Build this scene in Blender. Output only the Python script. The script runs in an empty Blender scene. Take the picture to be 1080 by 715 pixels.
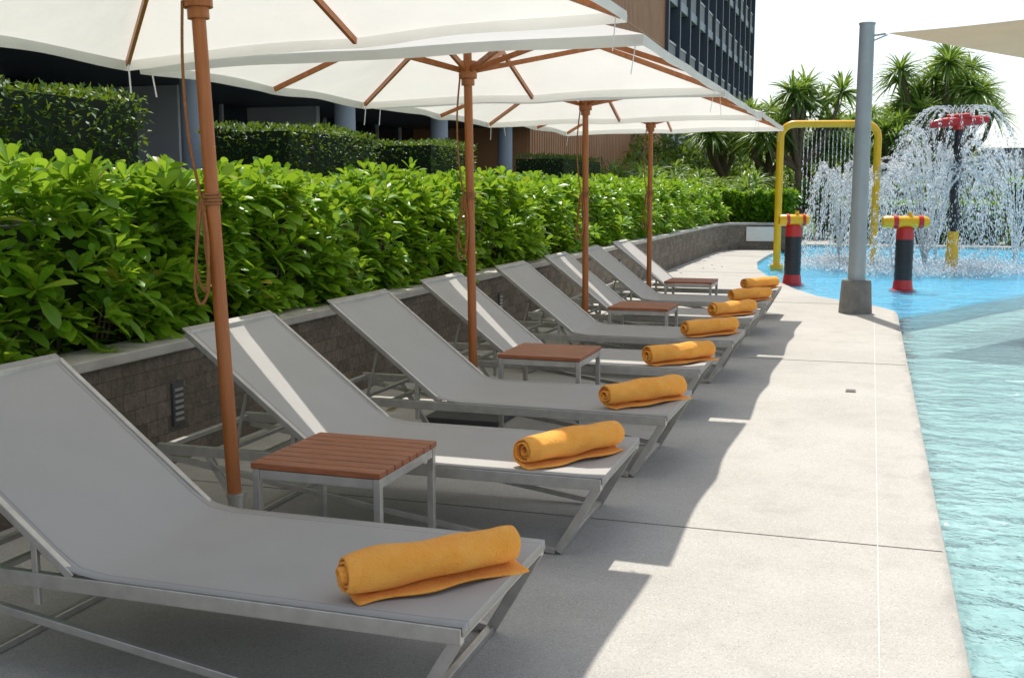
import bpy, math, numpy as np
from mathutils import Vector, Matrix
R=math.radians
rng=np.random.default_rng(7)
sc=bpy.context.scene
COL=sc.collection

# ---------------------------------------------------------------- materials
def newmat(name):
    m=bpy.data.materials.new(name); m.use_nodes=True
    nt=m.node_tree; nt.nodes.clear()
    out=nt.nodes.new('ShaderNodeOutputMaterial')
    return m,nt,out
def N(nt,t,**kw):
    n=nt.nodes.new(t)
    for k,v in kw.items():
        if k in n.inputs: n.inputs[k].default_value=v
        else: setattr(n,k,v)
    return n
def L(nt,a,b): nt.links.new(a,b)
def c4(c): return (c[0],c[1],c[2],1)
def mix(nt,fac,a,b,blend='MIX'):
    n=nt.nodes.new('ShaderNodeMix'); n.data_type='RGBA'; n.blend_type=blend
    if isinstance(fac,(int,float)): n.inputs[0].default_value=fac
    else: L(nt,fac,n.inputs[0])
    for i,x in ((6,a),(7,b)):
        if isinstance(x,(tuple,list)): n.inputs[i].default_value=c4(x)
        else: L(nt,x,n.inputs[i])
    return n.outputs[2]
def ramp(nt,fac,p0,p1,o0=0,o1=1):
    n=nt.nodes.new('ShaderNodeMapRange'); n.inputs[1].default_value=p0; n.inputs[2].default_value=p1
    n.inputs[3].default_value=o0; n.inputs[4].default_value=o1
    L(nt,fac,n.inputs[0]); return n.outputs[0]
def noise(nt,scale,detail=3,rough=.55,coord='Object',stretch=None):
    tc=nt.nodes.new('ShaderNodeTexCoord'); n=nt.nodes.new('ShaderNodeTexNoise')
    n.inputs['Scale'].default_value=scale; n.inputs['Detail'].default_value=detail; n.inputs['Roughness'].default_value=rough
    if stretch:
        mp=nt.nodes.new('ShaderNodeMapping'); mp.inputs['Scale'].default_value=stretch
        L(nt,tc.outputs[coord],mp.inputs[0]); L(nt,mp.outputs[0],n.inputs['Vector'])
    else: L(nt,tc.outputs[coord],n.inputs['Vector'])
    return n.outputs[0]
def simple(name,c1,c2=None,rough=.6,metal=0,scale=8,bump=0,bscale=60,spec=.5,stretch=None,bdist=.01):
    m,nt,out=newmat(name)
    p=N(nt,'ShaderNodeBsdfPrincipled'); p.inputs['Roughness'].default_value=rough; p.inputs['Metallic'].default_value=metal
    p.inputs['Specular IOR Level'].default_value=spec
    if c2:
        f=ramp(nt,noise(nt,scale,3,stretch=stretch),.3,.7)
        L(nt,mix(nt,f,c1,c2),p.inputs['Base Color'])
    else: p.inputs['Base Color'].default_value=c4(c1)
    if bump:
        b=N(nt,'ShaderNodeBump'); b.inputs['Strength'].default_value=bump; b.inputs['Distance'].default_value=bdist
        L(nt,noise(nt,bscale,stretch=stretch),b.inputs['Height']); L(nt,b.outputs[0],p.inputs['Normal'])
    L(nt,p.outputs[0],out.inputs[0]); return m

def leafmat(name,ca,cb,cc,transl=.35,rough=.35,odd=None):
    m,nt,out=newmat(name)
    g=N(nt,'ShaderNodeNewGeometry')
    cr=N(nt,'ShaderNodeValToRGB'); e=cr.color_ramp.elements
    e[0].position=0; e[0].color=c4(ca); e[1].position=1; e[1].color=c4(odd or cc)
    x=cr.color_ramp.elements.new(.5); x.color=c4(cb)
    if odd:
        x=cr.color_ramp.elements.new(.965); x.color=c4(cc)
    L(nt,g.outputs['Random Per Island'],cr.inputs[0])
    p=N(nt,'ShaderNodeBsdfPrincipled'); p.inputs['Roughness'].default_value=rough; p.inputs['Specular IOR Level'].default_value=.45
    L(nt,cr.outputs[0],p.inputs['Base Color'])
    t=N(nt,'ShaderNodeBsdfTranslucent')
    L(nt,mix(nt,.55,cr.outputs[0],(.42,.55,.03)),t.inputs[0])
    mx=N(nt,'ShaderNodeMixShader'); mx.inputs[0].default_value=transl
    L(nt,p.outputs[0],mx.inputs[1]); L(nt,t.outputs[0],mx.inputs[2]); L(nt,mx.outputs[0],out.inputs[0])
    return m

M={}
M['steel']=simple('brushed_steel',(.56,.54,.50),(.45,.43,.40),.36,.65,20)
M['postgrey']=simple('post_paint',(.40,.44,.46),(.35,.39,.41),.45,.2,6)
M['concrete']=simple('concrete_dark',(.24,.23,.21),(.16,.155,.145),.9,0,9,.5,40)
M['pole']=simple('pole_wood',(.44,.145,.035),(.32,.095,.02),.38,0,6,.15,30,stretch=(6,6,.6))
M['slat']=simple('table_wood',(.40,.125,.045),(.24,.07,.025),.40,0,9,.2,40,stretch=(1,8,8))
M['brownclad']=simple('brown_cladding',(.55,.28,.13),(.46,.22,.10),.6,0,.8,0)
M['rope']=simple('rope_brown',(.36,.15,.05),(.26,.10,.03),.8,0,60,.5,200)
M['strap']=simple('strap_white',(.7,.7,.68))
M['darkmetal']=simple('dark_metal',(.07,.075,.08),(.10,.10,.11),.5,.3,5)
M['cap']=simple('wall_cap_stone',(.50,.48,.43),(.36,.34,.30),.8,0,5,.3,60)
M['yellow']=simple('yellow_paint',(.92,.52,.015),(.84,.46,.015),.3,0,3)
M['red']=simple('red_paint',(.66,.03,.03),(.55,.025,.025),.3,0,3)
M['black']=simple('black_rubber',(.018,.018,.022),(.028,.028,.033),.35,0,3)
M['colgrey']=simple('column_paint',(.42,.47,.53),(.36,.41,.47),.6,0,1)
M['fascia']=simple('fascia_dark',(.07,.08,.095),(.055,.065,.08),.6,0,1)
M['navy']=simple('navy_fin',(.07,.09,.13),(.055,.075,.11),.5,0,1)
M['frame']=simple('frame_lightgrey',(.66,.67,.68),(.58,.60,.62),.5,0,1)
M['soil']=simple('soil',(.05,.035,.022),(.03,.022,.015),.95,0,8,.6,40)
M['pave']=simple('paving_far',(.46,.44,.40),(.40,.38,.34),.85,0,2,.2,60)
M['grass']=simple('grass_ground',(.07,.12,.03),(.05,.09,.02),.9,0,3,.5,50)
M['trunk']=simple('trunk_bark',(.20,.15,.10),(.13,.10,.07),.9,0,12,.6,30)
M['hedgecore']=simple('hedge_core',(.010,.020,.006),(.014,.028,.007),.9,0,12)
M['plaque']=simple('plaque',(.80,.78,.72),(.72,.69,.63),.6,0,20)
M['leaf']=leafmat('hedge_leaf',(.075,.20,.012),(.155,.36,.018),(.29,.52,.04),.46,.32,odd=(.50,.42,.06))
M['leafdark']=leafmat('clipped_leaf',(.022,.075,.010),(.048,.13,.015),(.085,.20,.028),.28,.5)
M['leaftree']=leafmat('tree_leaf',(.05,.12,.02),(.095,.20,.035),(.16,.30,.055),.38,.5)
M['leafpand']=leafmat('pandanus_leaf',(.10,.20,.045),(.17,.31,.075),(.29,.42,.14),.38,.35)
M['fallen']=leafmat('fallen_leaf',(.20,.12,.04),(.30,.20,.05),(.16,.20,.04),.1,.7)

def mk_glass():
    m,nt,out=newmat('dark_glass')
    p=N(nt,'ShaderNodeBsdfPrincipled'); p.inputs['Roughness'].default_value=.06
    L(nt,mix(nt,ramp(nt,noise(nt,.35),.35,.7),(.012,.018,.028),(.05,.07,.09)),p.inputs['Base Color'])
    L(nt,p.outputs[0],out.inputs[0]); return m
M['glass']=mk_glass()

def mk_canvas(name,c,t,tf):
    m,nt,out=newmat(name)
    d=N(nt,'ShaderNodeBsdfDiffuse'); tr=N(nt,'ShaderNodeBsdfTranslucent')
    f=ramp(nt,noise(nt,2.5),.3,.7)
    L(nt,mix(nt,f,c,tuple(x*.94 for x in c)),d.inputs[0]); L(nt,mix(nt,f,t,tuple(x*.94 for x in t)),tr.inputs[0])
    b=N(nt,'ShaderNodeBump'); b.inputs['Strength'].default_value=.4; b.inputs['Distance'].default_value=.025
    L(nt,noise(nt,5,4),b.inputs['Height']); L(nt,b.outputs[0],d.inputs['Normal']); L(nt,b.outputs[0],tr.inputs['Normal'])
    mx=N(nt,'ShaderNodeMixShader'); mx.inputs[0].default_value=tf
    L(nt,d.outputs[0],mx.inputs[1]); L(nt,tr.outputs[0],mx.inputs[2]); L(nt,mx.outputs[0],out.inputs[0]); return m
M['canvas']=mk_canvas('canvas_white',(.86,.845,.81),(.90,.88,.82),.43)
M['sail']=mk_canvas('sail_tan',(.46,.38,.28),(.52,.40,.27),.34)

def mk_sling():
    m,nt,out=newmat('sling_fabric')
    p=N(nt,'ShaderNodeBsdfPrincipled'); p.inputs['Roughness'].default_value=.75
    tc=N(nt,'ShaderNodeTexCoord')
    w=[]
    for ax in ('X','Y'):
        wv=N(nt,'ShaderNodeTexWave'); wv.bands_direction=ax; wv.inputs['Scale'].default_value=90
        L(nt,tc.outputs['Object'],wv.inputs[0]); w.append(wv.outputs[1])
    mm=N(nt,'ShaderNodeMath',operation='MULTIPLY'); L(nt,w[0],mm.inputs[0]); L(nt,w[1],mm.inputs[1])
    col=mix(nt,mm.outputs[0],(.37,.355,.33),(.53,.51,.48))
    col=mix(nt,ramp(nt,noise(nt,3,5),.35,.75),col,(.38,.365,.34))
    s=N(nt,'ShaderNodeSeparateXYZ'); L(nt,tc.outputs['Object'],s.inputs[0])
    a=N(nt,'ShaderNodeMath',operation='SUBTRACT'); L(nt,s.outputs[1],a.inputs[0]); a.inputs[1].default_value=.365
    ab=N(nt,'ShaderNodeMath',operation='ABSOLUTE'); L(nt,a.outputs[0],ab.inputs[0])
    e1=N(nt,'ShaderNodeMath',operation='COMPARE'); L(nt,ab.outputs[0],e1.inputs[0]); e1.inputs[1].default_value=.322; e1.inputs[2].default_value=.0016
    col=mix(nt,e1.outputs[0],col,(.22,.21,.20))
    L(nt,col,p.inputs['Base Color'])
    b=N(nt,'ShaderNodeBump'); b.inputs['Strength'].default_value=.3; b.inputs['Distance'].default_value=.002
    L(nt,mm.outputs[0],b.inputs['Height']); 
    b2=N(nt,'ShaderNodeBump'); b2.inputs['Strength'].default_value=.25; b2.inputs['Distance'].default_value=.02
    L(nt,noise(nt,3.5,2),b2.inputs['Height']); L(nt,b.outputs[0],b2.inputs['Normal']); L(nt,b2.outputs[0],p.inputs['Normal'])
    L(nt,p.outputs[0],out.inputs[0]); return m
M['sling']=mk_sling()

def mk_towel():
    m,nt,out=newmat('towel_orange')
    p=N(nt,'ShaderNodeBsdfPrincipled'); p.inputs['Roughness'].default_value=.95
    p.inputs['Sheen Weight'].default_value=.3; p.inputs['Sheen Roughness'].default_value=.5
    p.inputs['Sheen Tint'].default_value=(1,.65,.3,1)
    L(nt,mix(nt,ramp(nt,noise(nt,14,5),.3,.7),(.98,.37,.04),(1.0,.46,.08)),p.inputs['Base Color'])
    b=N(nt,'ShaderNodeBump'); b.inputs['Strength'].default_value=1; b.inputs['Distance'].default_value=.005
    L(nt,noise(nt,230,2),b.inputs['Height'])
    b2=N(nt,'ShaderNodeBump'); b2.inputs['Strength'].default_value=.8; b2.inputs['Distance'].default_value=.014
    L(nt,noise(nt,20,3),b2.inputs['Height']); L(nt,b.outputs[0],b2.inputs['Normal'])
    L(nt,b2.outputs[0],p.inputs['Normal']); L(nt,p.outputs[0],out.inputs[0]); return m
M['towel']=mk_towel()

def mk_deck():
    m,nt,out=newmat('deck_concrete')
    p=N(nt,'ShaderNodeBsdfPrincipled'); p.inputs['Roughness'].default_value=.85; p.inputs['Specular IOR Level'].default_value=.3
    a=mix(nt,ramp(nt,noise(nt,.6,6,.65),.3,.7),(.41,.388,.345),(.51,.488,.44))
    a=mix(nt,ramp(nt,noise(nt,3,6,.75),.48,.8),a,(.375,.35,.31))
    a=mix(nt,ramp(nt,noise(nt,1.4,4,.7),.62,.74,0,.4),a,(.27,.25,.215))
    v=N(nt,'ShaderNodeTexVoronoi'); v.inputs['Scale'].default_value=230
    tc=N(nt,'ShaderNodeTexCoord'); L(nt,tc.outputs['Object'],v.inputs['Vector'])
    hs=N(nt,'ShaderNodeSeparateColor'); L(nt,v.outputs['Color'],hs.inputs[0])
    a=mix(nt,ramp(nt,hs.outputs[0],.76,1.0,0,.75),a,(.29,.27,.235))
    a=mix(nt,ramp(nt,hs.outputs[1],.84,1.0,0,.6),a,(.64,.61,.56))
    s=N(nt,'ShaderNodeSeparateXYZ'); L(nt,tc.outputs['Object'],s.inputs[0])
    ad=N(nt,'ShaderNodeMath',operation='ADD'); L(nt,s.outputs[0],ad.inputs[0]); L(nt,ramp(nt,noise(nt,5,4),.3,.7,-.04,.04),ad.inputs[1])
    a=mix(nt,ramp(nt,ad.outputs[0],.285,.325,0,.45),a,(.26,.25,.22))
    L(nt,a,p.inputs['Base Color'])
    L(nt,p.outputs[0],out.inputs[0]); return m
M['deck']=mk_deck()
M['joint']=simple('joint_dark',(.31,.29,.26),(.25,.235,.21),.9,0,12)
M['whiteline']=simple('joint_light',(.70,.69,.65),(.58,.56,.52),.8,0,20)

def mk_stone():
    m,nt,out=newmat('wall_stone')
    p=N(nt,'ShaderNodeBsdfPrincipled'); p.inputs['Roughness'].default_value=.9
    tc=N(nt,'ShaderNodeTexCoord'); s=N(nt,'ShaderNodeSeparateXYZ'); L(nt,tc.outputs['Object'],s.inputs[0])
    ad=N(nt,'ShaderNodeMath',operation='ADD'); L(nt,s.outputs[0],ad.inputs[0]); L(nt,s.outputs[1],ad.inputs[1])
    cb=N(nt,'ShaderNodeCombineXYZ'); L(nt,ad.outputs[0],cb.inputs[0]); L(nt,s.outputs[2],cb.inputs[1])
    br=N(nt,'ShaderNodeTexBrick'); L(nt,cb.outputs[0],br.inputs[0])
    br.inputs['Scale'].default_value=1; br.inputs['Brick Width'].default_value=.17; br.inputs['Row Height'].default_value=.085
    br.inputs['Mortar Size'].default_value=.0028; br.inputs['Mortar Smooth'].default_value=.6
    br.inputs['Color1'].default_value=(.17,.135,.10,1); br.inputs['Color2'].default_value=(.31,.255,.195,1); br.inputs['Mortar'].default_value=(.10,.08,.06,1)
    n=noise(nt,24,7,.72)
    L(nt,mix(nt,ramp(nt,n,.35,.65),mix(nt,.45,br.outputs[0],(.08,.065,.05)),mix(nt,.2,br.outputs[0],(.42,.37,.30))),p.inputs['Base Color'])
    b=N(nt,'ShaderNodeBump'); b.inputs['Strength'].default_value=1; b.inputs['Distance'].default_value=.05
    L(nt,n,b.inputs['Height'])
    b2=N(nt,'ShaderNodeBump'); b2.inputs['Strength'].default_value=.5; b2.inputs['Distance'].default_value=.008; b2.invert=True
    L(nt,br.outputs['Fac'],b2.inputs['Height']); L(nt,b.outputs[0],b2.inputs['Normal'])
    L(nt,b2.outputs[0],p.inputs['Normal']); L(nt,p.outputs[0],out.inputs[0]); return m
M['stone']=mk_stone()

def mk_water():
    m,nt,out=newmat('pool_water')
    n1=noise(nt,2.8,2,.5,stretch=(1,1.3,1)); n2=noise(nt,10,3,.6)
    b=N(nt,'ShaderNodeBump'); b.inputs['Strength'].default_value=.9; b.inputs['Distance'].default_value=.10; L(nt,n1,b.inputs['Height'])
    b2=N(nt,'ShaderNodeBump'); b2.inputs['Strength'].default_value=.9; b2.inputs['Distance'].default_value=.036; L(nt,n2,b2.inputs['Height'])
    L(nt,b.outputs[0],b2.inputs['Normal'])
    tr=N(nt,'ShaderNodeBsdfTransparent'); tr.inputs[0].default_value=(.86,.97,.98,1)
    rf=N(nt,'ShaderNodeBsdfRefraction'); rf.inputs['IOR'].default_value=1.33; rf.inputs['Roughness'].default_value=0; rf.inputs[0].default_value=(.84,.97,.98,1)
    L(nt,b2.outputs[0],rf.inputs['Normal'])
    mx=N(nt,'ShaderNodeMixShader'); mx.inputs[0].default_value=.35; L(nt,tr.outputs[0],mx.inputs[1]); L(nt,rf.outputs[0],mx.inputs[2])
    gl=N(nt,'ShaderNodeBsdfGlossy'); gl.inputs['Roughness'].default_value=.04; L(nt,b2.outputs[0],gl.inputs['Normal'])
    fr=N(nt,'ShaderNodeFresnel'); fr.inputs[0].default_value=1.33; L(nt,b2.outputs[0],fr.inputs['Normal'])
    m2=N(nt,'ShaderNodeMixShader'); L(nt,fr.outputs[0],m2.inputs[0]); L(nt,mx.outputs[0],m2.inputs[1]); L(nt,gl.outputs[0],m2.inputs[2])
    L(nt,m2.outputs[0],out.inputs[0]); return m
M['water']=mk_water()
def mk_floor(name,c1,c2,c3,sc_):
    m,nt,out=newmat(name)
    p=N(nt,'ShaderNodeBsdfPrincipled'); p.inputs['Roughness'].default_value=.7
    a=mix(nt,ramp(nt,noise(nt,sc_,5,.6),.35,.65),c1,c2)
    v=N(nt,'ShaderNodeTexVoronoi'); v.inputs['Scale'].default_value=26
    tc=N(nt,'ShaderNodeTexCoord'); L(nt,tc.outputs['Object'],v.inputs['Vector'])
    hs=N(nt,'ShaderNodeSeparateColor'); L(nt,v.outputs['Color'],hs.inputs[0])
    a=mix(nt,ramp(nt,hs.outputs[0],.3,1.0),a,c3)
    L(nt,a,p.inputs['Base Color']); L(nt,p.outputs[0],out.inputs[0]); return m
M['floor_near']=mk_floor('pool_floor_pebble',(.43,.57,.555),(.58,.69,.67),(.32,.46,.45),1.6)
M['floor_blue']=mk_floor('splash_pad_blue',(.07,.48,.76),(.24,.67,.88),(.12,.57,.82),.8)
def mk_drop():
    m,nt,out=newmat('water_spray')
    d=N(nt,'ShaderNodeBsdfDiffuse'); d.inputs[0].default_value=(.95,.97,.98,1)
    t=N(nt,'ShaderNodeBsdfTranslucent'); t.inputs[0].default_value=(.97,.98,.99,1)
    mx=N(nt,'ShaderNodeMixShader'); mx.inputs[0].default_value=.5; L(nt,d.outputs[0],mx.inputs[1]); L(nt,t.outputs[0],mx.inputs[2])
    L(nt,mx.outputs[0],out.inputs[0]); return m
M['drop']=mk_drop()

# ---------------------------------------------------------------- mesh helpers
class MB:
    def __init__(s): s.v=[]; s.f=[]; s.m=[]; s.mi=0
    def add(s,vs,fs):
        o=len(s.v); s.v+= [tuple(v) for v in vs]; s.f+=[tuple(i+o for i in f) for f in fs]; s.m+=[s.mi]*len(fs)
    def box(s,x0,x1,y0,y1,z0,z1):
        s.add([(x0,y0,z0),(x1,y0,z0),(x1,y1,z0),(x0,y1,z0),(x0,y0,z1),(x1,y0,z1),(x1,y1,z1),(x0,y1,z1)],
              [(0,3,2,1),(4,5,6,7),(0,1,5,4),(1,2,6,5),(2,3,7,6),(3,0,4,7)])
    def bar(s,p0,p1,w,h,up=(0,0,1)):
        p0=Vector(p0);p1=Vector(p1); d=(p1-p0).normalized(); up=Vector(up)
        if abs(d.dot(up))>.98: up=Vector((1,0,0))
        a=d.cross(up).normalized(); b=a.cross(d).normalized()
        vs=[]
        for p in (p0,p1):
            for sa,sb in ((-1,-1),(1,-1),(1,1),(-1,1)): vs.append(p+a*sa*w/2+b*sb*h/2)
        s.add(vs,[(0,3,2,1),(4,5,6,7),(0,1,5,4),(1,2,6,5),(2,3,7,6),(3,0,4,7)])
    def path(s,pts,rs,n=12,cap=True):
        pts=[Vector(p) for p in pts]
        if isinstance(rs,(int,float)): rs=[rs]*len(pts)
        vs=[];fs=[]; prev=None
        for i,p in enumerate(pts):
            d=(pts[min(i+1,len(pts)-1)]-pts[max(i-1,0)]).normalized()
            if prev is None:
                up=Vector((0,0,1)) if abs(d.z)<.9 else Vector((1,0,0))
                a=d.cross(up).normalized()
            else: a=(prev-d*prev.dot(d)).normalized()
            prev=a; b=d.cross(a)
            for k in range(n):
                t=2*math.pi*k/n; vs.append(p+(a*math.cos(t)+b*math.sin(t))*rs[i])
        for i in range(len(pts)-1):
            for k in range(n):
                k2=(k+1)%n; fs.append((i*n+k,i*n+k2,(i+1)*n+k2,(i+1)*n+k))
        if cap:
            fs.append(tuple(range(n))[::-1]); fs.append(tuple((len(pts)-1)*n+k for k in range(n)))
        s.add(vs,fs)
    def mesh(s,name,mats,smooth=False,bevel=0):
        me=bpy.data.meshes.new(name); me.from_pydata(s.v,[],s.f); me.update()
        for m in mats: me.materials.append(m)
        me.polygons.foreach_set('material_index',s.m)
        if smooth:
            me.shade_smooth()
            try: me.set_sharp_from_angle(angle=R(40))
            except Exception: pass
        return me
    def obj(s,name,mats,parent=None,smooth=False,loc=(0,0,0),bevel=0):
        if not isinstance(mats,(list,tuple)): mats=[mats]
        return mkobj(name,s.mesh(name,mats,smooth),parent,loc,bevel)
def mkobj(name,me,parent=None,loc=(0,0,0),bevel=0):
    o=bpy.data.objects.new(name,me); COL.objects.link(o); o.location=loc
    if parent: o.parent=parent
    if bevel:
        b=o.modifiers.new('bevel','BEVEL'); b.width=bevel; b.segments=2; b.limit_method='ANGLE'; b.harden_normals=False
    return o
def empty(name,loc=(0,0,0)):
    o=bpy.data.objects.new(name,None); COL.objects.link(o); o.location=loc; o.empty_display_size=.2; return o
def sheet(name,poly,z,mat,parent=None):
    b=MB(); b.add([(x,y,z) for x,y in poly],[tuple(range(len(poly)))]); return b.obj(name,mat,parent)
def slab(poly,z0,z1):
    b=MB(); n=len(poly)
    b.add([(x,y,z0) for x,y in poly]+[(x,y,z1) for x,y in poly],
      [tuple(range(n))[::-1],tuple(range(n,2*n))]+[(i,(i+1)%n,(i+1)%n+n,i+n) for i in range(n)])
    return b

def nrm(a): return a/np.maximum(np.linalg.norm(a,axis=1,keepdims=True),1e-9)
def leaves(name,P,D,Ln,W,mat,secs=((0,.12),(.3,.85),(.65,.9),(1,.03)),fold=.25,droop=.25,parent=None,smooth=True,upref=None,extra=None):
    """one mesh holding many folded, drooping leaves"""
    n=len(P); D=nrm(D); up=np.tile(np.array([0,0,1.]),(n,1)) if upref is None else upref
    up=up+rng.normal(0,.25,(n,3))
    S=nrm(np.cross(D,up)); U=np.cross(S,D)
    Ln=Ln.reshape(-1,1); W=W.reshape(-1,1)
    k=len(secs); V=np.zeros((n,k*3,3))
    for i,(t,w) in enumerate(secs):
        c=P+D*Ln*t-np.array([0,0,1.])*(droop*t*t*Ln)
        side=S*W*w*.5; lift=U*W*w*.5*fold
        V[:,i*3]=c-side+lift; V[:,i*3+1]=c; V[:,i*3+2]=c+side+lift
    F=[]
    for i in range(k-1):
        for j in (0,1): F.append((i*3+j,i*3+j+1,(i+1)*3+j+1,(i+1)*3+j))
    F=np.array(F); nf=len(F)
    F=(F[None]+np.arange(n)[:,None,None]*(k*3)).reshape(-1,4)
    me=bpy.data.meshes.new(name)
    me.vertices.add(n*k*3); me.vertices.foreach_set('co',V.reshape(-1))
    me.loops.add(F.size); me.loops.foreach_set('vertex_index',F.reshape(-1).astype(np.int32))
    me.polygons.add(len(F)); me.polygons.foreach_set('loop_start',(np.arange(len(F))*4).astype(np.int32))
    me.polygons.foreach_set('loop_total',np.full(len(F),4,dtype=np.int32))
    me.update(calc_edges=True); me.materials.append(mat)
    if smooth: me.shade_smooth()
    return mkobj(name,me,parent)
SIMPLE=((0,.3),(.5,1),(1,.05))

# ---------------------------------------------------------------- ground / pool / deck
sheet('ground',[(-400,-60),(400,-60),(400,900),(-400,900)],-.40,M['grass'])
edge=[(.335,-6),(.335,13.1),(.30,13.5),(.12,13.95),(-.28,14.5),(-.65,15.1),(-.97,16),(-1.3,17.2),(-1.6,18.5),(-1.9,20),(-2.1,22),(-2.1,24.5),(-1.95,27.3)]
deckpoly=edge+[(-3.6,27.3),(-3.6,-6)]
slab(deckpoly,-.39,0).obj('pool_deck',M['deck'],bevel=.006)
jt=MB()
for y in (-.4,4.43,9.25,14.05,18.9,23.7):
    xr=min(.32,np.interp(y,[p[1] for p in edge],[p[0] for p in edge])-.012)
    jt.box(-3.36,xr,y-.0018,y+.0018,.0005,.003)
jt.obj('deck_joint',M['joint'])
wl=MB(); wl.box(.0777,.0813,-6,13.7,.0005,.0035); wl.obj('deck_strip',M['whiteline'])
dm=MB()
dm.box(-.12,-.05,7.86,7.95,.0005,.006)
for k in range(4): dm.box(-.115,-.055,7.87+k*.02,7.88+k*.02,.0065,.010)
dm.obj('deck_drain',[M['joint']])
m=46; P=np.stack([-3.3+np.abs(rng.normal(0,.5,m)),rng.uniform(2.5,22,m),np.full(m,.006)],1)
leaves('fallen_leaves',P,np.stack([rng.normal(size=m),rng.normal(size=m),rng.uniform(0,.05,m)],1),rng.uniform(.04,.09,m),rng.uniform(.02,.035,m),M['fallen'],droop=.0,fold=.3)
# pool
sheet('pool_floor',[(-2.6,-6),(16,-6),(16,29.5),(-2.6,29.5)],-.24,M['floor_near'])
pad=[(-2.5,12.6),(.30,13.2),(.9,14.3),(1.5,15.6),(2.1,16.7),(3.2,17.8),(5,18.6),(9,18.8),(15.9,18.8),(15.9,29.4),(-2.5,29.4)]
slab(pad,-.235,-.075).obj('splash_pad',M['floor_blue'])
sheet('pool_water',[(-2.55,-5.9),(15.95,-5.9),(15.95,29.4),(-2.55,29.4)],-.035,M['water'])
slab([(-1.73,29.45),(40,29.45),(40,34),(-3.4,34),(-3.4,29.45)],-.39,.0).obj('far_pavement',M['pave'])

def wall(name,path,th,h,mat,capmat):
    root=empty(name)
    P=[Vector((x,y)) for x,y in path]; Nn=[]
    for i in range(len(P)):
        d=(P[min(i+1,len(P)-1)]-P[max(i-1,0)]).normalized(); Nn.append(Vector((d.y,-d.x)))
    def ribbon(o0,o1,z0,z1):
        b=MB(); vs=[]
        for p,n in zip(P,Nn):
            a=p+n*o0; c=p+n*o1
            vs+=[(a.x,a.y,z0),(c.x,c.y,z0),(c.x,c.y,z1),(a.x,a.y,z1)]
        fs=[(3,2,1,0)]
        for i in range(len(P)-1):
            for k in range(4):
                k2=(k+1)%4; fs.append((i*4+k,i*4+k2,(i+1)*4+k2,(i+1)*4+k))
        m=(len(P)-1)*4; fs.append((m,m+1,m+2,m+3)); b.add(vs,fs); return b
    ribbon(0,-th,-.02,h).obj('stone_face',mat,root)
    ribbon(.03,-th-.02,h+.002,h+.055).obj('cap',capmat,root,bevel=.008)
    return root
wallpath=[(-3.37,-6),(-3.37,23.5),(-3.36,24.8),(-3.31,25.5),(-3.2,26.0),(-3.0,26.32),(-2.75,26.42),(-1.75,26.58)]
w=wall('planter_wall',wallpath,.22,.58,M['stone'],M['cap'])
for y in (4.72,9.9,15.2):
    b=MB(); b.box(-3.372,-3.355,y-.045,y+.045,.20,.42)
    b.mi=1
    for k in range(6): b.box(-3.356,-3.348,y-.034,y+.034,.222+k*.031,.236+k*.031)
    b.obj('wall_light',[M['darkmetal'],M['steel']])
b=MB(); b.bar((-2.80,26.385,.37),(-2.0,26.515,.37),.04,.34)
b.obj('wall_plaque',[M['plaque']],bevel=.01)
slab([(-3.58,-6),(-3.58,24.8),(-3.45,26.2),(-3.1,26.6),(-1.75,26.80),(-1.75,29.4),(-30,29.4),(-30,-6)],-.39,.5).obj('planting_bed_ground',M['soil'])

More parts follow.
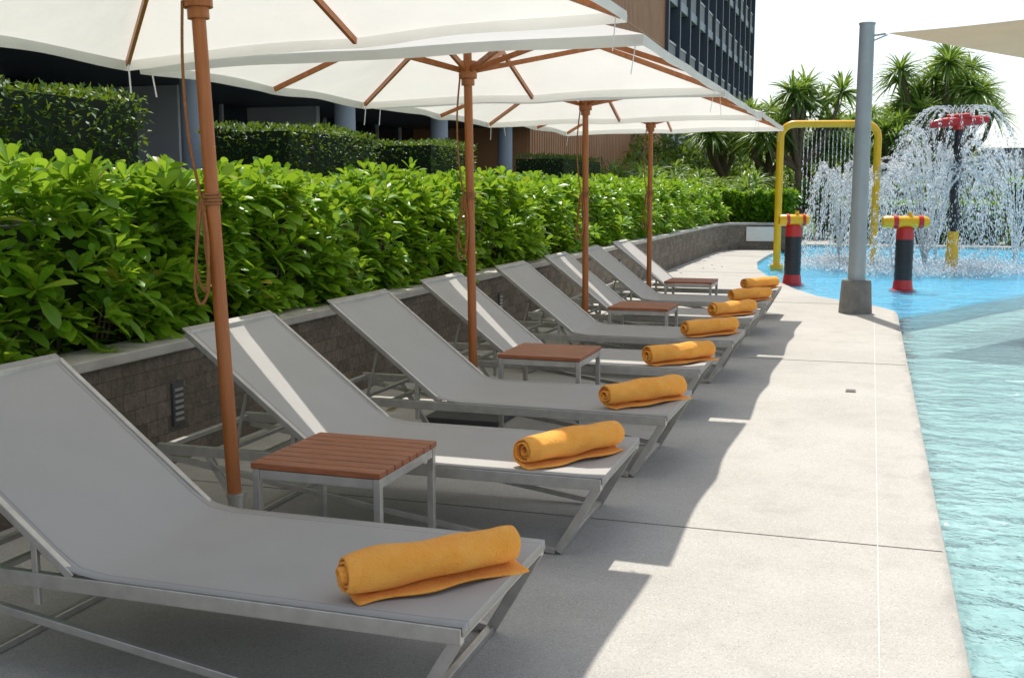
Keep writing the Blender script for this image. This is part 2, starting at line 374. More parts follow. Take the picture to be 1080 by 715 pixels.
# ---------------------------------------------------------------- loungers
def lounger_meshes():
    W=.73; fr=MB(); hz=.312
    X0,X1=-2.90,-.93
    xb=-1.10; hx=-2.11
    for y in (.0125,W-.0125):
        fr.bar((X0,y,hz-.02),(X1,y,hz-.02),.025,.045)
        fr.bar((X1-.014,y,hz-.03),(xb,y,.012),.022,.035,(1,0,0))
        fr.bar((xb-.01,y,.014),(X0+.03,y,hz-.052),.022,.026)
        fr.bar((X0+.25,y,hz-.04),(X0+.42,y,.012),.022,.03,(1,0,0))
        fr.bar((hx-.13,y,hz+.10),(hx-.13,y,.215),.014,.022,(1,0,0))
        fr.bar((hx,y,hz),( -2.735,y,.80),.022,.026)
    for x,z in ((X0+.014,hz-.02),(X1-.013,hz-.021),(xb,.013),(X0+.42,.013),(hx+.03,hz-.03)):
        fr.bar((x,.02,z),(x,W-.02,z),.026,.024)
    fr.bar((-2.728,.015,.797),(-2.728,W-.015,.797),.024,.024)
    fr.bar((hx-.3,.015,hz-.02),(hx-.3,W-.015,hz-.02),.02,.02)
    fr.bar((hx-.46,.10,hz-.01),(hx-.46,W-.10,hz-.01),.02,.02)
    for y in (.10,W-.10): fr.bar((hx-.46,y,hz-.01),(hx-.40,y,.535),.014,.014,(1,0,0))
    sl=MB(); nx=40; ny=12
    Lf=(X1+.004)-hx; Lb=math.hypot(-2.735-hx,.80-hz)
    T=Lf+Lb
    vs=[]
    for i in range(nx+1):
        s=T*i/nx
        for j in range(ny+1):
            v=j/ny; y=.004+(W-.008)*v; sag=.016*math.sin(math.pi*v)
            if s<Lf:
                x=X1+.004-s; z=hz+.008
                sag*=min(1,s/.1)
            else:
                q=(s-Lf)/Lb; x=hx+(-2.735-.015-hx)*q; z=hz+.008+(.815-hz)*q
                sag*=min(1,(1-q)/.12+.1)
            dd=abs(s-Lf); z+=.012*max(0,1-dd/.08)
            vs.append((x,y,z-sag))
    fs=[]
    for i in range(nx):
        for j in range(ny):
            a=i*(ny+1)+j; fs.append((a,a+1,a+ny+2,a+ny+1))
    sl.add(vs,fs); 
    base=len(sl.v); lip=[]
    for j in range(ny+1):
        y=.004+(W-.008)*j/ny; lip.append((X1+.006,y,hz-.02))
    sl.add(lip,[]); 
    for j in range(ny): sl.f.append((j,base+j,base+j+1,j+1)); sl.m.append(0)
    return fr.mesh('frame',[M['steel']]),sl.mesh('sling',[M['sling']],True)
fm,sm=lounger_meshes()
LY=[2.43,3.93,5.13,6.56,7.90,9.33,10.66,12.07]
LX=[0,0,.03,-.02,.02,0,.0,-.02]
for i,(y,x) in enumerate(zip(LY,LX)):
    e=empty('sun_lounger',(x,y,0)); e.rotation_euler[2]=R([0,.4,-.5,.6,-.3,.3,.5,-.4][i])
    f=mkobj('frame',fm,e,bevel=.003)
    s=mkobj('sling',sm,e); so=s.modifiers.new('th','SOLIDIFY'); so.thickness=.004; so.offset=-1

# towels
def towel_mesh(seed):
    r=np.random.default_rng(seed); Lh=.265; nl=26; prof=[]
    turns=3.3; th0=-math.pi/2-2*math.pi*turns; n=96
    R1=.060
    for i in range(n+1):
        t=i/n; th=th0+(2*math.pi*turns)*t
        rr=.012+(R1-.012)*t
        prof.append((rr*math.cos(th)*1.08,rr*math.sin(th)))
    x0,z0=prof[-1]
    for q in (.02,.045,.07): prof.append((x0+q,-R1-.001))
    prof=np.array(prof); ph=r.uniform(0,6,6); vs=[]
    for k in range(nl+1):
        l=-1+2*k/nl
        sc_=1+.06*math.sin(3*l+ph[0])+.035*math.sin(8*l+ph[1]); 
        endf=1-.10*max(0,abs(l)-.86)/.14
        for idx,(px,pz) in enumerate(prof):
            ang=math.atan2(pz,px)
            w=1+.045*math.sin(2*ang+5*l+ph[2])+.025*math.sin(5*ang-7*l+ph[3])
            t=idx/len(prof)
            shift=.022*(t-.5)*(1 if seed%2 else -1)+.007*math.sin(idx*.13+ph[4])
            tail=idx>n
            x=px*(1 if tail else sc_*w*endf); z=pz*(1 if tail else sc_*w*endf)
            z=max(z,-.061)
            if tail: x+=.012*math.sin(6*l+ph[5]); 
            vs.append((x,l*Lh+shift*abs(l),z+.066))
    m=len(prof); fs=[]
    for k in range(nl):
        for i in range(m-1):
            a=k*m+i; fs.append((a,a+1,a+m+1,a+m))
    b=MB(); b.add(vs,fs); return b.mesh('rolled_towel',[M['towel']],True)
tm=[towel_mesh(s) for s in (1,2,3,5,7,9,12,13)]
for i,(y,x) in enumerate(zip(LY,LX)):
    o=mkobj('rolled_towel',tm[i],None,(x-1.125+[0,0,.02,.02,-.02,0,.02,0][i],y+.31+[-.03,-.02,.02,-.02,.03,0,.02,0][i]+.0,.316))
    o.rotation_euler[2]=R([-41,-32,-36,-39,-37,-34,-38,-36][i]); 
    so=o.modifiers.new('th','SOLIDIFY'); so.thickness=.0085; so.offset=0
    ss=o.modifiers.new('ss','SUBSURF'); ss.levels=1; ss.render_levels=1

# tables
def table():
    t=MB(); 
    x0,x1,y0,y1,z=-2.065,-1.56,0,.52,.44
    n=8; g=.007; wd=((y1-y0)-g*(n-1))/n
    for k in range(n): t.box(x0,x1,y0+k*(wd+g),y0+k*(wd+g)+wd,z-.022,z)
    f=MB()
    for x in (x0+.016,x1-.016):
        for y in (y0+.02,y1-.02): f.bar((x,y,0),(x,y,z-.024),.026,.026)
        f.bar((x,y0+.034,z-.042),(x,y1-.034,z-.042),.022,.034)
    for y in (y0+.02,y1-.02): f.bar((x0+.03,y,z-.043),(x1-.03,y,z-.043),.022,.034)
    return t.mesh('slatted_top',[M['slat']]),f.mesh('table_frame',[M['steel']])
ta,tb=table()
for i,y in enumerate((3.31,6.03,8.79,11.5)):
    e=empty('side_table',([0,.0,.02,0][i],y,0)); mkobj('slatted_top',ta,e,bevel=.003); mkobj('table_frame',tb,e,bevel=.002)

# ---------------------------------------------------------------- umbrellas
def sq(phi):
    c,s=math.cos(phi),math.sin(phi); m=max(abs(c),abs(s)); return c/m,s/m
def umbrella(loc,tilt,seed,half=1.25,ze=2.12,za=2.66):
    r=np.random.default_rng(seed)
    root=empty('patio_umbrella',loc)
    Rm=Matrix.Translation((0,0,.1))@Matrix.Rotation(R(tilt),4,'Y')@Matrix.Translation((0,0,-.1))
    def tf(b):
        b.v=[tuple(Rm@Vector(v)) for v in b.v]; return b
    na=128; rings=[.03,.12,.22,.35,.5,.65,.8,.9,.97,1.0]
    c=MB(); vs=[]; fs=[]
    ph=r.uniform(0,6,3)
    def sagf(phi): 
        return abs(math.sin(4*phi))**1.3
    for m in rings:
        for k in range(na):
            phi=2*math.pi*k/na; qx,qy=sq(phi); sg=sagf(phi)
            pl=1-.02*m*sg
            z=ze+(za-ze)*(1-m)**1.04+.012*m*sg*(m>.6)*(m-.6)/.4-.035*sg*math.sin(math.pi*m)
            vs.append((qx*half*m*pl,qy*half*m*pl,z))
    for dz,o in ((-.02,1.001),(-.05,.999)):
        for k in range(na):
            phi=2*math.pi*k/na; qx,qy=sq(phi); sg=sagf(phi); pl=(1-.02*sg)*o
            vs.append((qx*half*pl,qy*half*pl,ze+.012*sg+dz+.003*math.sin(13*phi+ph[2])))
    nr=len(rings)+2
    for i in range(nr-1):
        for k in range(na):
            k2=(k+1)%na; fs.append((i*na+k,i*na+k2,(i+1)*na+k2,(i+1)*na+k))
    c.add(vs,fs)
    vs=[];fs=[]
    for i,m in enumerate((0.004,.1,.2,.25)):
        for k in range(48):
            phi=2*math.pi*k/48; qx,qy=sq(phi); vs.append((qx*half*m,qy*half*m,za+.05-(za-ze)*m*1.0))
    for i in range(3):
        for k in range(48): fs.append((i*48+k,i*48+(k+1)%48,(i+1)*48+(k+1)%48,(i+1)*48+k))
    c.add(vs,fs)
    tf(c).obj('canopy',M['canvas'],root,True)
    w=MB(); w.path([(0,0,.16),(0,0,za+.06)],[.027,.025],20)
    w.path([(0,0,za+.06),(0,0,za+.09),(0,0,za+.13)],[.03,.04,.012],16)
    w.path([(0,0,za-.14),(0,0,za-.04)],.055,16)
    w.path([(0,0,2.06),(0,0,2.16)],.055,16)
    w.path([(0,0,2.02),(0,0,2.06)],.04,16)
    for k in range(8):
        phi=k*math.pi/4; qx,qy=sq(phi)
        w.bar((qx*.03,qy*.03,za-.08),(qx*half*.985,qy*half*.985,ze-.018),.018,.030)
        mm=.50; zr=ze+(za-ze)*(1-mm)-.03
        w.bar((qx*.04,qy*.04,2.11),(qx*half*mm,qy*half*mm,zr-.01),.019,.030)
    tf(w).obj('pole_and_ribs',M['pole'],root,True)
    s=MB(); s.path([(0,0,.0),(0,0,.24)],.033,20); s.path([(0,0,.235),(0,0,.25)],.038,20)
    s.obj('sleeve',M['steel'],root,True)
    p=MB(); p.box(-.24,.24,-.24,.24,.0,.035); p.obj('base_plate',M['darkmetal'],root,bevel=.006)
    cd=MB()
    def rope(pts,rr=.0045):
        P=[Vector(q) for q in pts]; out=[]
        for i in range(len(P)-1):
            p0=P[max(i-1,0)];p1=P[i];p2=P[i+1];p3=P[min(i+2,len(P)-1)]
            for t in np.linspace(0,1,8,endpoint=False):
                out.append(.5*((2*p1)+(p2-p0)*t+(2*p0-5*p1+4*p2-p3)*t*t+(3*p1-p0-3*p2+p3)*t**3))
        out.append(P[-1]); cd.path(out,rr,6)
    rope([(-.03,-.05,2.08),(-.06,-.035,1.85),(-.058,-.035,1.6),(-.042,-.02,1.42),(-.032,-.02,1.36)],.0055)
    rope([(-.032,-.02,1.38),(-.04,-.045,1.25),(-.07,-.05,1.05),(-.045,-.055,.98),(-.012,-.045,1.05),(-.018,-.04,1.2),(-.024,-.03,1.36)],.0055)
    rope([(-.024,-.025,1.37),(.0,-.05,1.2),(-.01,-.055,1.07),(-.03,-.05,1.03),(-.06,-.045,1.12),(-.04,-.03,1.36)],.0055)
    for z in (1.35,1.362,1.374,1.386):
        rope([(.031*math.cos(a),.031*math.sin(a),z) for a in np.linspace(0,2*math.pi,9)],.005)
    tf(cd).obj('cord',M['rope'],root,True)
    st=MB()
    for k in (1,3,5,7):
        phi=k*math.pi/4; qx,qy=sq(phi)
        x,y=qx*half*.97,qy*half*.97
        dx=r.uniform(-.03,.03)
        st.bar((x,y,ze-.01),(x+dx,y,ze-.17),.012,.002)
    tf(st).obj('ties',M['strap'],root)
    return root
for i,y in enumerate((3.54,6.26,9.02,11.76)):
    umbrella(([-2.275,-2.30,-2.29,-2.275][i],y,0),[-2.6,-.8,-.5,-.3][i],i+10,half=[1.31,1.33,1.32,1.29][i],ze=[2.12,2.07,2.07,2.11][i],za=[2.66,2.60,2.59,2.61][i])

# ---------------------------------------------------------------- flowering hedge (broad leaf)
def rosette_hedge(name,C,Ndir,size,mat,nl=11,parent=None):
    n=len(C); 
    A=nrm(Ndir)
    t=nrm(np.cross(A,np.tile([.3,.2,1.],(n,1))+rng.normal(0,.1,(n,3)))); bt=np.cross(A,t)
    rs=rng.uniform(.75,1.25,n)
    P=[];D=[];Ls=[];Ws=[]
    for k in range(nl):
        a=k*2.399+rng.uniform(-.4,.4,(n,1)); el=.25+1.15*(1-k/nl)
        el=el+rng.uniform(-.2,.2,(n,1))
        d=A*np.cos(el)+ (t*np.cos(a)+bt*np.sin(a))*np.sin(el)
        P.append(C-A*.06*(1-k/nl)+d*.008); D.append(d)
        ll=size*rs*(.75+.35*rng.random(n))*(1.0-.35*(k/nl)); Ls.append(ll); Ws.append(ll*rng.uniform(.36,.48,n))
    return leaves(name,np.vstack(P),np.vstack(D),np.concatenate(Ls),np.concatenate(Ws),mat,fold=.28,droop=.2,parent=parent,
        secs=((0,.10),(.3,.55),(.65,1.0),(.88,.70),(1,.08)))
def bump(x,y,s=1.):
    return (np.sin(1.7*x*s+.4)+np.sin(2.9*y*s+1.1)+np.sin(5.3*y*s+2.3*x)+.6*np.sin(9.1*y*s))*.25
hedge=empty('broadleaf_hedge')
Cs=[];Ns=[]
y0,y1=.8,26.2
n=3500
yy=y0+(y1-y0)*rng.random(n)**1.35
nf=int(n*.58)
yf=yy[:nf]; zf=.60+.84*rng.random(nf)
xf=-3.64+.17*bump(zf*1.5,yf)+.07*rng.normal(size=nf)+.12*(zf-.6)*(zf<1.0)-.10*np.clip(zf-1.2,0,1)*2
xf=xf+np.where(yf>25,(yf-25)*.2,0)
Cs.append(np.stack([xf,yf,zf],1)); Ns.append(np.stack([np.full(nf,1.0),rng.normal(0,.4,nf)-.15,.5+.6*rng.random(nf)+(zf-.6)],1))
yt=yy[nf:]; nt_=len(yt); xt=-3.62-1.15*rng.random(nt_)
zt=1.36+.10*bump(xt,yt)+.065*rng.normal(size=nt_)+.006*np.clip(yt,0,14)
Cs.append(np.stack([xt,yt,zt],1)); Ns.append(np.stack([.15+rng.normal(0,.3,nt_),rng.normal(0,.3,nt_)-.1,np.full(nt_,1.)],1))
m=380; xe=-3.6+1.9*rng.random(m); ze_=.6+.80*rng.random(m); ye=26.95+.06*rng.normal(size=m)
Cs.append(np.stack([xe,ye,ze_],1)); Ns.append(np.stack([rng.normal(0,.3,m),np.full(m,-1.),.6+.5*rng.random(m)],1))
Cs=np.vstack(Cs); Ns=np.vstack(Ns)
rosette_hedge('leaf_mass',Cs,Ns,.172,M['leaf'],10,hedge)
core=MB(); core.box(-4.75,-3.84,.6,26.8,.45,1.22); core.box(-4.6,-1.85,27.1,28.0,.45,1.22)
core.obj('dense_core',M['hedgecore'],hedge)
stm=MB()
for k in range(260):
    y=rng.uniform(1,20); x=rng.uniform(-3.78,-3.62); stm.path([(x-.1,y,.48),(x+rng.uniform(-.03,.06),y+rng.uniform(-.1,.1),rng.uniform(.8,1.2))],.007,5)
stm.obj('stems',M['trunk'],hedge)

# ---------------------------------------------------------------- clipped dark hedges
def clipped(x0,x1,y0,y1,z0,z1,name='clipped_hedge',dens=520,size=.06,mat=None):
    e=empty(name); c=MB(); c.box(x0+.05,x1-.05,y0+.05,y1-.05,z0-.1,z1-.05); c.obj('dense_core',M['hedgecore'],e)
    P=[];D=[]
    def face(n,f,nv):
        a=rng.random((n,2)); p=f(a[:,0],a[:,1]); p=p+rng.normal(0,.018,(n,3))
        p=p+np.array(nv)*.025*np.sin(p[:,[1]]*3+p[:,[2]]*4+p[:,[0]]*3)
        P.append(p); D.append(np.array(nv)*.6+rng.normal(0,.6,(n,3))+np.array([0,0,.3]))
    lx,ly,lz=x1-x0,y1-y0,z1-z0
    face(int(dens*ly*lz),lambda a,b:np.stack([np.full(len(a),x1),y0+ly*a,z0+lz*b],1),(1,0,0))
    face(int(dens*lx*lz),lambda a,b:np.stack([x0+lx*a,np.full(len(a),y0),z0+lz*b],1),(0,-1,0))
    face(int(dens*.6*lx*lz),lambda a,b:np.stack([x0+lx*a,np.full(len(a),y1),z0+lz*b],1),(0,1,0))
    face(int(dens*lx*ly),lambda a,b:np.stack([x0+lx*a,y0+ly*b,np.full(len(a),z1)],1),(0,0,1))
    P=np.vstack(P);D=np.vstack(D); n=len(P)
    leaves('leaf_mass',P,D,size*(.8+.6*rng.random(n)),size*.55*(.8+.4*rng.random(n)),mat or M['leafdark'],secs=SIMPLE,droop=.1,parent=e)
clipped(-7.9,-6.5,3.0,8.8,1.0,2.24)
clipped(-7.7,-6.5,11.5,13.9,1.0,2.14)
clipped(-7.7,-6.5,15.9,17.9,1.0,2.14,dens=420)
clipped(-7.7,-6.5,23.6,27.2,1.0,2.14,dens=320)
clipped(-7.2,-6.3,9.2,27.5,.5,1.35,'low_hedge',120,.10,M['leaftree'])

# ---------------------------------------------------------------- building
bd=empty('hotel_building')
XF=-9.0
b=MB()
for y in (-.5,4.1,8.7,13.3,17.9,22.4,26.9): b.path([(XF,y,.5),(XF,y,3.1)],.19,20)
b.obj('columns',M['colgrey'],bd,True)
b=MB(); b.box(-13,XF+.5,-6,28.95,3.1,3.75); b.box(-12.99,XF+.3,-6,28.94,3.76,4.3)
b.obj('canopy_fascia',M['fascia'],bd)
b=MB(); b.box(-12.6,-12.4,-6,28.9,.5,3.098); b.obj('ground_glazing',M['glass'],bd)
b=MB()
for k in range(24): y=-5.5+k*1.45; b.box(-12.395,-12.33,y,y+.07,.5,3.09)
b.box(-12.39,-12.32,-6,28.9,2.35,2.43); 
for y in (6.5,15.5,20.2): b.box(-12.6,-10.8,y,y+.15,.5,3.09)
b.obj('mullions',M['frame'],bd)
b=MB(); b.box(-13,XF+.4,-6,28.9,.49,.53); b.obj('terrace_floor',M['pave'],bd)
b=MB(); b.box(-24,-13.2,-6,28.9,.4,20); b.obj('upper_block',M['fascia'],bd)
b=MB(); b.box(-24,XF-.05,29,49,.4,21)
k=29.02
while k<49: b.box(XF-.05,XF+.02,k,k+.16,.45,21); k+=.24
for z in (4.2,7.6,11,14.4,17.8): b.box(XF-.04,XF+.03,29.0,49.0,z,z+.07)
b.obj('brown_cladding',M['brownclad'],bd)
b=MB(); b.box(-24,XF-.6,49.02,85,.4,17.6); b.obj('window_wall',M['glass'],bd)
b=MB(); fl=[.5,3.6,6.7,9.8,12.9,16.0,17.6]
for z in fl: b.box(XF-.7,XF+.05,49.05,85.1,z,z+.42)
b.obj('floor_bands',M['colgrey'],bd)
b=MB()
for k in range(13):
    y=49.1+k*2.98
    b.box(XF-.65,XF+.18,y,y+.26,.4,17.58)
b.obj('fins',M['navy'],bd)
b=MB()
for k in range(12):
    y=49.1+k*2.98+.26
    for z in fl[:-1]:
        b.box(XF-.58,XF-.48,y+1.2,y+1.34,z+.43,z+3.05)
        b.box(XF-.58,XF-.48,y+.02,y+.12,z+.43,z+3.05)
        b.box(XF-.05,XF+.02,y+.02,y+2.70,z+1.32,z+1.42)
        for q in range(9): b.box(XF-.05,XF,y+.1+q*.3,y+.16+q*.3,z+.43,z+1.31)
b.obj('balustrades',M['frame'],bd)
b=MB(); b.box(-24.5,XF+1.6,48.5,87,18.05,18.5); b.obj('roof_overhang',M['frame'],bd)

# ---------------------------------------------------------------- shade sail and post
e=empty('shade_sail_post',(-.13,13.1,0))
b=MB(); b.path([(0,0,0),(0,0,.02),(0,0,.36),(0,0,.38)],[.185,.185,.165,.155],28); b.obj('footing',M['concrete'],e,True)
b=MB(); b.path([(0,0,.38),(0,0,3.22)],[.098,.082],24); b.path([(0,0,3.22),(0,0,3.24)],.09,24)
b.path([(.07,0,3.10),(.20,0,3.115)],.012,8); b.path([(.06,0,3.04),(.22,-.02,3.10)],.008,8); b.obj('post',M['postgrey'],e,True)
for (x,y) in ((3.9,10.9),(4.75,21.3)):
    e2=empty('shade_sail_post',(x,y,0)); b=MB(); b.path([(0,0,-.2),(0,0,.36)],[.18,.16],24); b.obj('footing',M['concrete'],e2,True)
    b=MB(); b.path([(0,0,.36),(0,0,3.3)],.09,24); b.obj('post',M['postgrey'],e2,True)
A=Vector((.08,13.1,3.12)); B=Vector((3.8,10.95,3.22)); C_=Vector((4.65,21.2,3.22))
b=MB(); n=24; idx={}; vs=[];fs=[]
for i in range(n+1):
    for j in range(n+1-i):
        u=i/n; v=j/n; w_=1-u-v
        p=A*w_+B*u+C_*v; cen=(A+B+C_)/3
        pull=.45*(u*v+v*w_+w_*u)-1.2*u*v*w_*1.1
        p=p+(cen-p)*pull*.35; p.z-=.5*(u*w_+v*w_)*.35-.15*u*v
        idx[(i,j)]=len(vs); vs.append(p)
for i in range(n):
    for j in range(n-i):
        fs.append((idx[(i,j)],idx[(i+1,j)],idx[(i,j+1)]))
        if j<n-i-1: fs.append((idx[(i+1,j)],idx[(i+1,j+1)],idx[(i,j+1)]))
b.add(vs,fs); b.obj('shade_sail',M['sail'],None,True)

# ---------------------------------------------------------------- splash features
e=empty('splash_arch')
b=MB(); a0=Vector((-1.62,20.6,-.08)); a1=Vector((.06,21.0,-.08)); H=2.58; rr=.25; d=(a1-a0); dl=d.length; d=d/dl
pts=[a0,a0+Vector((0,0,H+.08-rr))]
for t in np.linspace(0,math.pi/2,8)[1:]: pts.append(Vector((a0.x,a0.y,H-rr))+d*rr*(1-math.cos(t))+Vector((0,0,rr*math.sin(t))))
for t in np.linspace(0,math.pi/2,8): pts.append(Vector((a1.x,a1.y,H-rr))-d*rr*(1-math.sin(t))+Vector((0,0,rr*math.cos(t))))
pts.append(a1); b.path(pts,.066,16)
for a in (a0,a1): b.path([a+Vector((0,0,.0)),a+Vector((0,0,.12))],.12,16)
b.obj('pipe',M['yellow'],e,True)
b=MB()
for k in range(13):
    p=a0+d*(.42+k*(dl-.84)/12)+Vector((0,0,H+.03)); b.path([p,p-Vector((0,0,.07))],.016,8)
b.obj('nozzles',M['black'],e,True)

def cannon(loc,L_,ang,h=.92):
    e=empty('water_cannon',loc); e.rotation_euler[2]=ang
    r=MB(); r.path([(0,0,-.08),(0,0,-.02),(0,0,.0),(0,0,.13)],[.19,.19,.145,.13],24); r.path([(0,0,h-.20),(0,0,h-.06),(0,0,h-.02)],[.128,.12,.08],24)
    r.path([(-L_*.28,0,h+.05),(-L_*.18,0,h+.05)],.098,20); r.path([(L_*.26,0,h+.05),(L_*.36,0,h+.05)],.098,20)
    r.obj('red_parts',M['red'],e,True)
    k=MB(); k.path([(0,0,.13),(0,0,h-.20)],.125,24)
    for q in range(5): z=.2+q*.11; k.path([(0,0,z),(0,0,z+.02)],.132,24)
    k.obj('black_body',M['black'],e,True)
    y=MB(); y.path([(-L_/2,0,h+.05),(-L_/2+.03,0,h+.05),(L_*.42,0,h+.05),(L_/2,0,h+.05)],[.07,.088,.088,.06],20); y.path([(0,0,h-.03),(0,0,h+.03)],.05,16)
    y.path([(L_*.1,0,h+.1),(L_*.1,0,h+.19)],.03,10)
    y.obj('yellow_barrel',M['yellow'],e,True)
cannon((-1.13,17.45,-.03),.46,R(20))
cannon((.48,16.9,-.03),.66,R(15))
e=empty('water_tree_spout',(1.40,21.0,-.05))
b=MB(); b.path([(0,0,-.03),(0,0,.04),(0,0,.05),(0,0,.72)],[.20,.20,.115,.095],20); b.obj('yellow_base',M['yellow'],e,True)
b=MB(); b.path([(0,0,.72),(.02,0,1.0),(-.03,0,1.4),(.03,0,1.8),(.0,0,2.2),(.02,0,2.55)],[.07,.08,.07,.08,.07,.07],16); 
for z in (1.0,1.4,1.8,2.2): b.path([(0,0,z-.02),(0,0,z+.03)],.095,16)
b.obj('black_stem',M['black'],e,True)
b=MB(); b.path([(-.48,-.1,2.58),(-.3,-.1,2.62),(.3,.1,2.66),(.5,.1,2.68)],[.06,.085,.085,.055],16); b.path([(0,0,2.5),(0,0,2.62)],.09,16)
b.path([(-.2,.0,2.72),(.2,.0,2.74)],.05,12)
b.obj('red_head',M['red'],e,True)

def drops(name,P,V,size):
    n=len(P); V=nrm(V); ref=np.tile([.31,.2,.1],(n,1)); S=nrm(np.cross(V,ref)); T=np.cross(V,S)
    s=size.reshape(-1,1); st=3.4
    Vt=np.stack([P+V*s*st,P-V*s*st,P+S*s,P-S*s*.5+T*s*.87,P-S*s*.5-T*s*.87],1)
    F=np.array([(0,2,3),(0,3,4),(0,4,2),(1,3,2),(1,4,3),(1,2,4)])
    F=(F[None]+np.arange(n)[:,None,None]*5).reshape(-1,3)
    me=bpy.data.meshes.new(name); me.vertices.add(n*5); me.vertices.foreach_set('co',Vt.reshape(-1))
    me.loops.add(F.size); me.loops.foreach_set('vertex_index',F.reshape(-1).astype(np.int32))
    me.polygons.add(len(F)); me.polygons.foreach_set('loop_start',(np.arange(len(F))*3).astype(np.int32)); me.polygons.foreach_set('loop_total',np.full(len(F),3,dtype=np.int32))
    me.update(calc_edges=True); me.materials.append(M['drop']); me.shade_smooth()
    return mkobj(name,me)
PP=[];VV=[];SS=[]
def jet(o,v,n,spread,size=.0080,zmin=-.05):
    o=np.array(o,float); v=np.array(v,float); g=9.8
    T=(v[2]+math.sqrt(max(v[2]**2+2*g*(o[2]-zmin),0)))/g
    t=T*rng.random(n); vv=v+rng.normal(0,1,(n,3))*spread*(.3+.7*t[:,None]/T)
    p=o+vv*t[:,None]; p[:,2]-=.5*g*t*t
    ve=vv.copy(); ve[:,2]-=g*t
    k=p[:,2]>zmin; PP.append(p[k]); VV.append(ve[k]); SS.append(size*(.45+rng.random(k.sum())**2*1.2))
for cx,cy,nj,rad,ap in ((.95,21.2,28,1.65,1.95),(.95,21.2,16,.9,2.15),(-.55,21.6,22,.74,1.85),(-.2,22.4,16,.8,1.6),(1.2,22.6,20,1.25,2.5),(.4,19.4,8,.45,.8),(2.6,22.5,18,1.0,2.1),(3.4,21.5,12,.9,1.5)):
    for k in range(nj):
        a=2*math.pi*k/nj+rng.uniform(-.08,.08); vz=math.sqrt(2*9.8*ap)*rng.uniform(.92,1.03); T=2*vz/9.8; vh=rad/T*rng.uniform(.88,1.08)
        jet((cx,cy,-.03),(vh*math.cos(a),vh*math.sin(a),vz),370,.045)
for k in range(28):
    a=2*math.pi*k/28; jet((1.4+.2*math.cos(a),21+.1*math.sin(a),2.75),(1.5*math.cos(a),1.5*math.sin(a),1.4),260,.07,.0062)
for k in range(13):
    p=a0+d*(.42+k*(dl-.84)/12); jet((p.x,p.y,H-.06),(0.0,-.05,0),220,.022,.0066)
m=8200; ang=rng.random(m)*2*math.pi; rd=rng.normal(1.4,.45,m)
P=np.stack([.9+rd*np.cos(ang),21.2+rd*np.sin(ang),-.02+np.abs(rng.normal(0,.08,m))],1); PP.append(P); VV.append(rng.normal(0,1,(m,3))+[0,0,.6]); SS.append(.0080*(.5+rng.random(m)))
m=3200; P=np.stack([rng.normal(-.6,.45,m),rng.normal(21.6,.4,m),-.02+np.abs(rng.normal(0,.09,m))],1); PP.append(P); VV.append(rng.normal(0,1,(m,3))+[0,0,.6]); SS.append(.0080*(.5+rng.random(m)))
drops('fountain_spray',np.vstack(PP),np.vstack(VV),np.concatenate(SS))

# ---------------------------------------------------------------- trees & planting behind
def head(P,D,Ls,Ws,c,n,l,w,elmin=-.5):
    a=rng.random(n)*2*math.pi; el=np.arcsin(np.clip(rng.uniform(elmin,1,n),-1,1))
    dd=np.stack([np.cos(a)*np.cos(el),np.sin(a)*np.cos(el),np.sin(el)],1)
    P.append(np.tile(c,(n,1))+dd*.05); D.append(dd); Ls.append(l*rng.uniform(.7,1.1,n)); Ws.append(w*rng.uniform(.8,1.2,n))
PS=((0,.7),(.25,1),(.5,.85),(.75,.5),(1,.05))
def pandanus(x,y,z0,h,spread,nheads,l=1.0,name='pandanus_tree'):
    e=empty(name); tr=MB(); P=[];D=[];Ls=[];Ws=[]
    base=Vector((x,y,z0)); fork=Vector((x+rng.uniform(-.1,.1),y,z0+h*.45)); tr.path([base,base*.5+fork*.5+Vector((.05,0,0)),fork],[.15,.12,.11],10)
    for k in range(nheads):
        a=2*math.pi*k/nheads+rng.uniform(-.4,.4); rr=spread*rng.uniform(.35,1.0)
        if k==0: rr=.1
        tip=Vector((x+rr*math.cos(a),y+rr*math.sin(a),z0+h*rng.uniform(.68,1.0) if k else z0+h))
        midp=fork*.45+tip*.55+Vector((rr*math.cos(a)*.15,rr*math.sin(a)*.15,-.15))
        tr.path([fork,midp,tip],[.09,.07,.06],8)
        head(P,D,Ls,Ws,np.array(tip),85,l,.075)
    tr.obj('trunk',M['trunk'],e,True)
    leaves('crown',np.vstack(P),np.vstack(D),np.concatenate(Ls),np.concatenate(Ws),M['leafpand'],secs=PS,fold=.35,droop=.38,parent=e)
pandanus(-2.15,35,0,4.5,1.35,12,1.05)
pandanus(-3.3,37,0,3.9,1.1,9,1.0)
pandanus(-1.5,36.5,0,3.4,1.0,8,1.0)
pandanus(2.0,37.5,0,5.5,1.45,11,1.1)
pandanus(1.3,39,0,4.6,1.1,8,1.0)
pandanus(-.3,41,0,3.9,1.1,9,1.0)
pandanus(.6,36,0,3.4,.9,8,.9)
pandanus(3.0,42,0,5.6,1.2,8,1.0)
pandanus(-4.9,38,0,4.0,1.1,8,1.0)
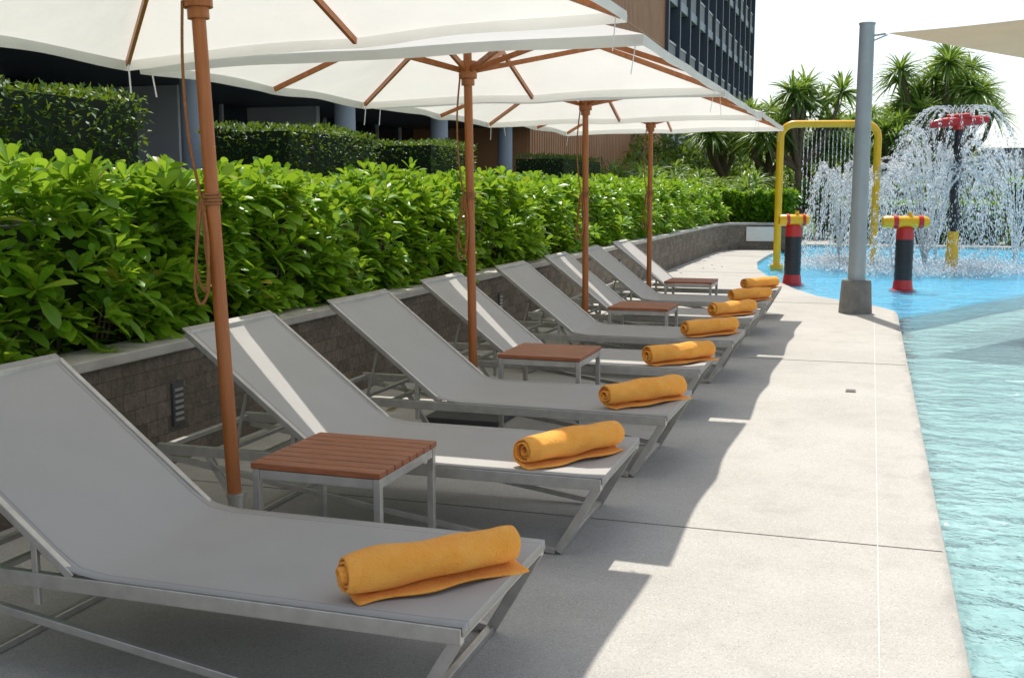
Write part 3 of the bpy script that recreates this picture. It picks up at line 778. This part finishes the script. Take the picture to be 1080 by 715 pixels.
def shrub(x,y,z0,h,r_,n,mat,name='shrub',ls=.18,strap=False):
    e=empty(name); P=[];D=[];Ls=[];Ws=[]
    if strap:
        for k in range(n): 
            a=rng.random()*6.28; q=rng.random()**.5*r_; head(P,D,Ls,Ws,np.array((x+q*math.cos(a),y+q*math.sin(a),z0+h*rng.uniform(.25,.8))),40,.9,.06,-.2)
        leaves('foliage',np.vstack(P),np.vstack(D),np.concatenate(Ls),np.concatenate(Ws),mat,secs=PS,fold=.3,droop=.5,parent=e)
        t=MB()
        for k in range(5): t.path([(x+rng.uniform(-.2,.2),y,z0-.1),(x+rng.uniform(-r_,r_)*.5,y+rng.uniform(-r_,r_)*.5,z0+h*.6)],.04,6)
        t.obj('stems',M['trunk'],e,True); return
    ncl=max(6,int(n/160)); cl=np.stack([x+r_*rng.normal(0,.45,ncl),y+r_*rng.normal(0,.4,ncl),z0+h*(.25+.6*rng.random(ncl))],1)
    cr=r_*rng.uniform(.25,.42,ncl)
    k=rng.integers(0,ncl,n); v=nrm(rng.normal(size=(n,3))); rad=cr[k][:,None]*(.75+.3*rng.random((n,1)))
    P=cl[k]+v*rad*np.array([1,1,.8]); D=v+rng.normal(0,.5,(n,3))
    P[:,2]=np.maximum(P[:,2],z0)
    leaves('foliage',P,D,ls*(.7+.6*rng.random(n)),ls*.5*(.8+.4*rng.random(n)),mat,secs=SIMPLE,droop=.2,parent=e)
    t=MB()
    for q in range(ncl): t.path([(x,y,z0-.1),tuple(cl[q]*.5+np.array([x,y,z0])*.5),tuple(cl[q])],[.07,.045,.02],6)
    t.obj('branches',M['trunk'],e,True)
for x,y,h,r_ in ((-5.2,29.0,1.7,.9),(-6.6,31,1.9,1.0),(-4.2,31,1.6,.9),(-5.6,34,2.2,1.1),(-3.2,30.5,1.5,.8)):
    shrub(x,y,.4,h,r_,9,M['leafpand'],'strap_leaf_shrub',strap=True)
for x,y,h,r_,n in ((-7,36,3.0,1.8,3200),(-5.0,42,3.2,2.2,3400),(-8.0,44,4.2,2.3,3400),(-3.0,47,3.4,2.4,3200),(0.2,48,3.6,2.6,3800),(2.9,47,3.7,2.3,3400),(5.5,50,2.6,2.6,3000),(-.9,33.5,1.7,1.0,1800),(1.2,33.0,1.8,1.1,2000),(3.0,33.6,1.6,1.0,1800)):
    shrub(x,y,0,h,r_,n,M['leaftree'],'shrub',.22)
clipped(3.3,14,30.4,31.6,0,1.62,'pool_end_hedge',190,.13,M['leaf'])
clipped(-1.0,3.1,30.6,31.4,0,1.05,'pool_end_hedge',190,.13,M['leaf'])
n=9000; X=rng.uniform(-60,90,n); Zt=2.0+1.4*np.sin(X*.31)+1.0*np.sin(X*.13+1)
P=np.stack([X,120+rng.normal(0,3,n),rng.random(n)*np.maximum(Zt,.8)],1)
leaves('distant_treeline',P,rng.normal(size=(n,3)),np.full(n,1.1),np.full(n,.8),M['leaftree'],secs=SIMPLE)
e=empty('pool_pavilion')
b=MB(); b.box(3.9,22,44,50,2.62,2.92); b.obj('roof',M['fascia'],e)
b=MB(); 
for x in (4.2,7.5,10.8,14.1,17.4,20.7): b.box(x,x+.25,44.2,44.45,-.4,2.615)
b.box(3.9,22,44.1,44.18,2.2,2.61)
b.obj('posts',M['frame'],e)
b=MB(); b.box(4,22,45.5,45.7,-.4,2.615); b.obj('back_wall',M['plaque'],e)

# ---------------------------------------------------------------- light, sky, camera
sd=Vector((-.16,.48,1)).normalized()  # towards the sun
el=math.asin(sd.z); 
sun=bpy.data.lights.new('sun','SUN'); sun.energy=4.8; sun.angle=R(.53); sun.color=(1,.955,.885)
so=bpy.data.objects.new('sun',sun); COL.objects.link(so); so.rotation_euler=sd.to_track_quat('Z','Y').to_euler(); so.location=(0,0,20)
w=bpy.data.worlds.new('World'); sc.world=w; w.use_nodes=True; nt=w.node_tree; nt.nodes.clear()
sk=nt.nodes.new('ShaderNodeTexSky'); sk.sky_type='NISHITA'; sk.sun_disc=False; sk.sun_elevation=el
sk.sun_rotation=math.atan2(sd.x,sd.y); sk.dust_density=1.2; sk.air_density=1.0; sk.ozone_density=1.3
hs=nt.nodes.new('ShaderNodeHueSaturation'); hs.inputs['Saturation'].default_value=.52; hs.inputs['Value'].default_value=1.3
bg=nt.nodes.new('ShaderNodeBackground'); bg.inputs[1].default_value=.15
ou=nt.nodes.new('ShaderNodeOutputWorld'); nt.links.new(sk.outputs[0],hs.inputs['Color']); nt.links.new(hs.outputs[0],bg.inputs[0]); nt.links.new(bg.outputs[0],ou.inputs[0])
cam=bpy.data.cameras.new('camera'); cam.sensor_width=36; cam.lens=38.33; cam.clip_end=2000; cam.clip_start=.05
co=bpy.data.objects.new('camera',cam); COL.objects.link(co); co.location=(0,0,1.4); co.rotation_euler=(R(90-7.77),0,R(18.13))
sc.camera=co
sc.view_settings.view_transform='Standard'; sc.view_settings.look='None'; sc.view_settings.exposure=0
